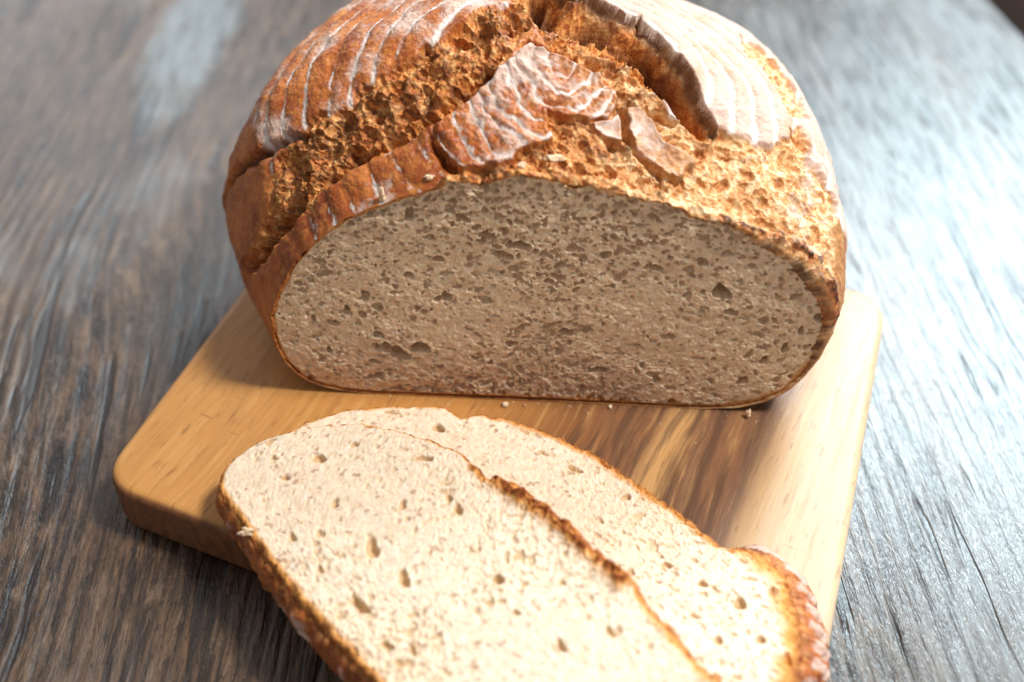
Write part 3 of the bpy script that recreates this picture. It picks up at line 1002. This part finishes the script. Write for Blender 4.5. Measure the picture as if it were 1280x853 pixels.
s1_holes = [(-33.5, -48.5, 3.0, 1.2, -.1), (-56, -40, 1.5, 1.1, .2), (-67, -44, 2.3, 1.8, .3), (-18.7, -54, 1.4, 1.5, .3), (-47, -79, 1.9, 3.6, .1), (-49, -97, 2.0, 4.2, .5), (-37, -90, 1.6, 3.0, .1),
            (-77, -50, 1.5, 1.1, 0), (-25, -64, 1.1, 1.6, .2), (-22, -68, 1.2, 1.9, .1), (-10, -93, 1.8, 1.4, 0), (-5, -104, 1.3, 1.0, 0), (7, -115, 1.2, 2.0, .2), (-33, -112, 1.2, 2.0, .5), (-40, -110, 2.3, 1.0, -.5),
            (-72, -72, 1.3, 1.6, .2), (-60, -62, 1.1, 2.2, -.3), (-39, -65, 1.1, 2.3, -.3), (-82, -42, 1.1, .9, 0), (-52, -33.5, 1.5, .8, 0), (-28, -44, 1.5, 1.0, 0), (8, -96, 1.2, .9, .4), (20, -112, 1.1, 1.7, .2), (-62, -84, 1.0, 1.5, .2)]
slice_f = make_slice('front pale bread slice tilted on top of the other slice and over the board edge', S1,
                     s1_top, s1_bot, (-24., -100.), 101, s1_rim, lambda x, y: 2.0 * s1_low(x, y), s1_holes, .9,
                     ear=[(-11, -59.5), (4, -72.5), (19, -90), (24, -97)], nx=560, ny=360)


# ================================================================== loose crumbs
def crumb_bit(label, pos, size, seed, stretch=(1, 1, 1)):
    bm = bmesh.new()
    bmesh.ops.create_icosphere(bm, subdivisions=3, radius=1)
    v = np.array([q.co[:] for q in bm.verts])
    r_ = 1 + .75 * fbm(v, 1.1, 3, seed) + .35 * fbm(v, .45, 2, seed + 2)
    v = v * r_[:, None] * np.array(stretch) * size * .8
    v[:, 2] -= v[:, 2].min()
    for q, c_ in zip(bm.verts, v):
        q.co = c_
    for f in bm.faces:
        f.smooth = True
    me = bpy.data.meshes.new('bread_crumb')
    bm.to_mesh(me)
    bm.free()
    for k in ('edge', 'pore'):
        me.attributes.new(k, 'FLOAT', 'POINT')
    me.materials.append(M_CRUMB)
    o = bpy.data.objects.new('bread_crumb', me)
    COL.objects.link(o)
    o.location = pos
    tag(o, label, 'crumb', 'loose bread crumbs')
    return o


crumb_bit('white crumb stuck on the dark left crust of the front slice', (-.0862, -.0690, .0338), .0014, 3., (1.9, 1, 1))
crumb_bit('white crumb on the board below the right end of the cut face', (.0772, -.0062, .0199), .0012, 5., (.8, .8, 1.6))
crumb_bit('small pale crumb under the middle of the cut face', (-.0085, -.0006, .0199), .0010, 7., (1.5, 1, .8))
crumb_bit('tiny crumb at the bottom rim of the cut face right of the middle', (.0290, -.0014, .0199), .0008, 9., (1, 1.3, .8))

# crumb dust along the cut and round the slices: too many to count, one object
r_ = np.random.default_rng(77)
DV, DF = [], []
tet = np.array([(1, 0, -.35), (-.5, .87, -.35), (-.5, -.87, -.35), (0, 0, .9), (.9, .7, .3), (-.8, .5, .5)])
tf = [(0, 2, 1), (0, 1, 4), (0, 4, 3), (1, 5, 3), (1, 3, 4), (1, 2, 5), (2, 3, 5), (0, 3, 2)]
for k_ in range(170):
    if k_ < 150:
        x = r_.uniform(-72, 88)
        y = -r_.gamma(1.2, 2.6) - .4
        px_, py_ = x * math.cos(LOAF_ROT) - y * math.sin(LOAF_ROT), x * math.sin(LOAF_ROT) + y * math.cos(LOAF_ROT) + 1.7
    else:
        px_, py_ = r_.normal(30, 38), r_.normal(-34, 22)
    lx = (px_ / 1000 - o0[0]) * ca + (py_ / 1000 - o0[1]) * sa
    ly = -(px_ / 1000 - o0[0]) * sa + (py_ / 1000 - o0[1]) * ca
    if not (.008 < lx < .228 and .008 < ly < .195):
        continue
    sz = r_.gamma(1.6, .10) + .08
    v = tet * r_.uniform(.55, 1.45, (6, 3)) * sz
    v = v @ np.array(Matrix.Rotation(r_.uniform(0, 6.3), 3, 'Z'))
    v[:, 2] -= v[:, 2].min()
    b0 = sum(len(q) for q in DV)
    DV.append((v + np.array([px_, py_, 19.95])) / 1000)
    DF += [(i + b0, j + b0, l + b0) for i, j, l in tf]
DVa = np.concatenate(DV)
dust = mesh_from('crumb_dust', DVa, np.zeros((0, 4), np.int32), M_CRUMB, None, dict(edge=np.repeat(r_.uniform(0, .7, len(DV)) ** 2, 6), pore=np.zeros(len(DVa))), smooth=False, F3=DF)
tag(dust, 'tiny bread crumbs scattered on the board below the cut face and beside the slices', 'crumbs', kind='stuff')


def on_crust(u, v, out=.4):
    i, j = int(np.argmin(np.abs(urow - u))), int(np.argmin(np.abs(vrow - v)))
    q = Q[j, i] + N[j, i] * out
    c_, s_ = math.cos(LOAF_ROT), math.sin(LOAF_ROT)
    return ((q[0] * c_ - q[1] * s_) / 1000, (q[0] * s_ + q[1] * c_ + 1.7) / 1000, (q[2] + 20.3) / 1000)


crumb_bit('cream coloured flake lying on the torn crust above the middle of the cut face', on_crust(171, 6.5, -.2), .0021, 21., (1.9, .9, .55))
crumb_bit('little cream crumb beside the flake on the torn crust', on_crust(182, 2.5, -.3), .0013, 23., (1.2, .9, .8))
crumb_bit('pale ragged crumb shred hanging at the upper left rim of the cut face', on_crust(234, .3, -1.4), .0011, 25., (1.0, .8, 3.6))
crumb_bit('white crumb on the ribbon of crust left of the middle plate', on_crust(215, 3.0, -.2), .0012, 27., (1.6, .9, .8))
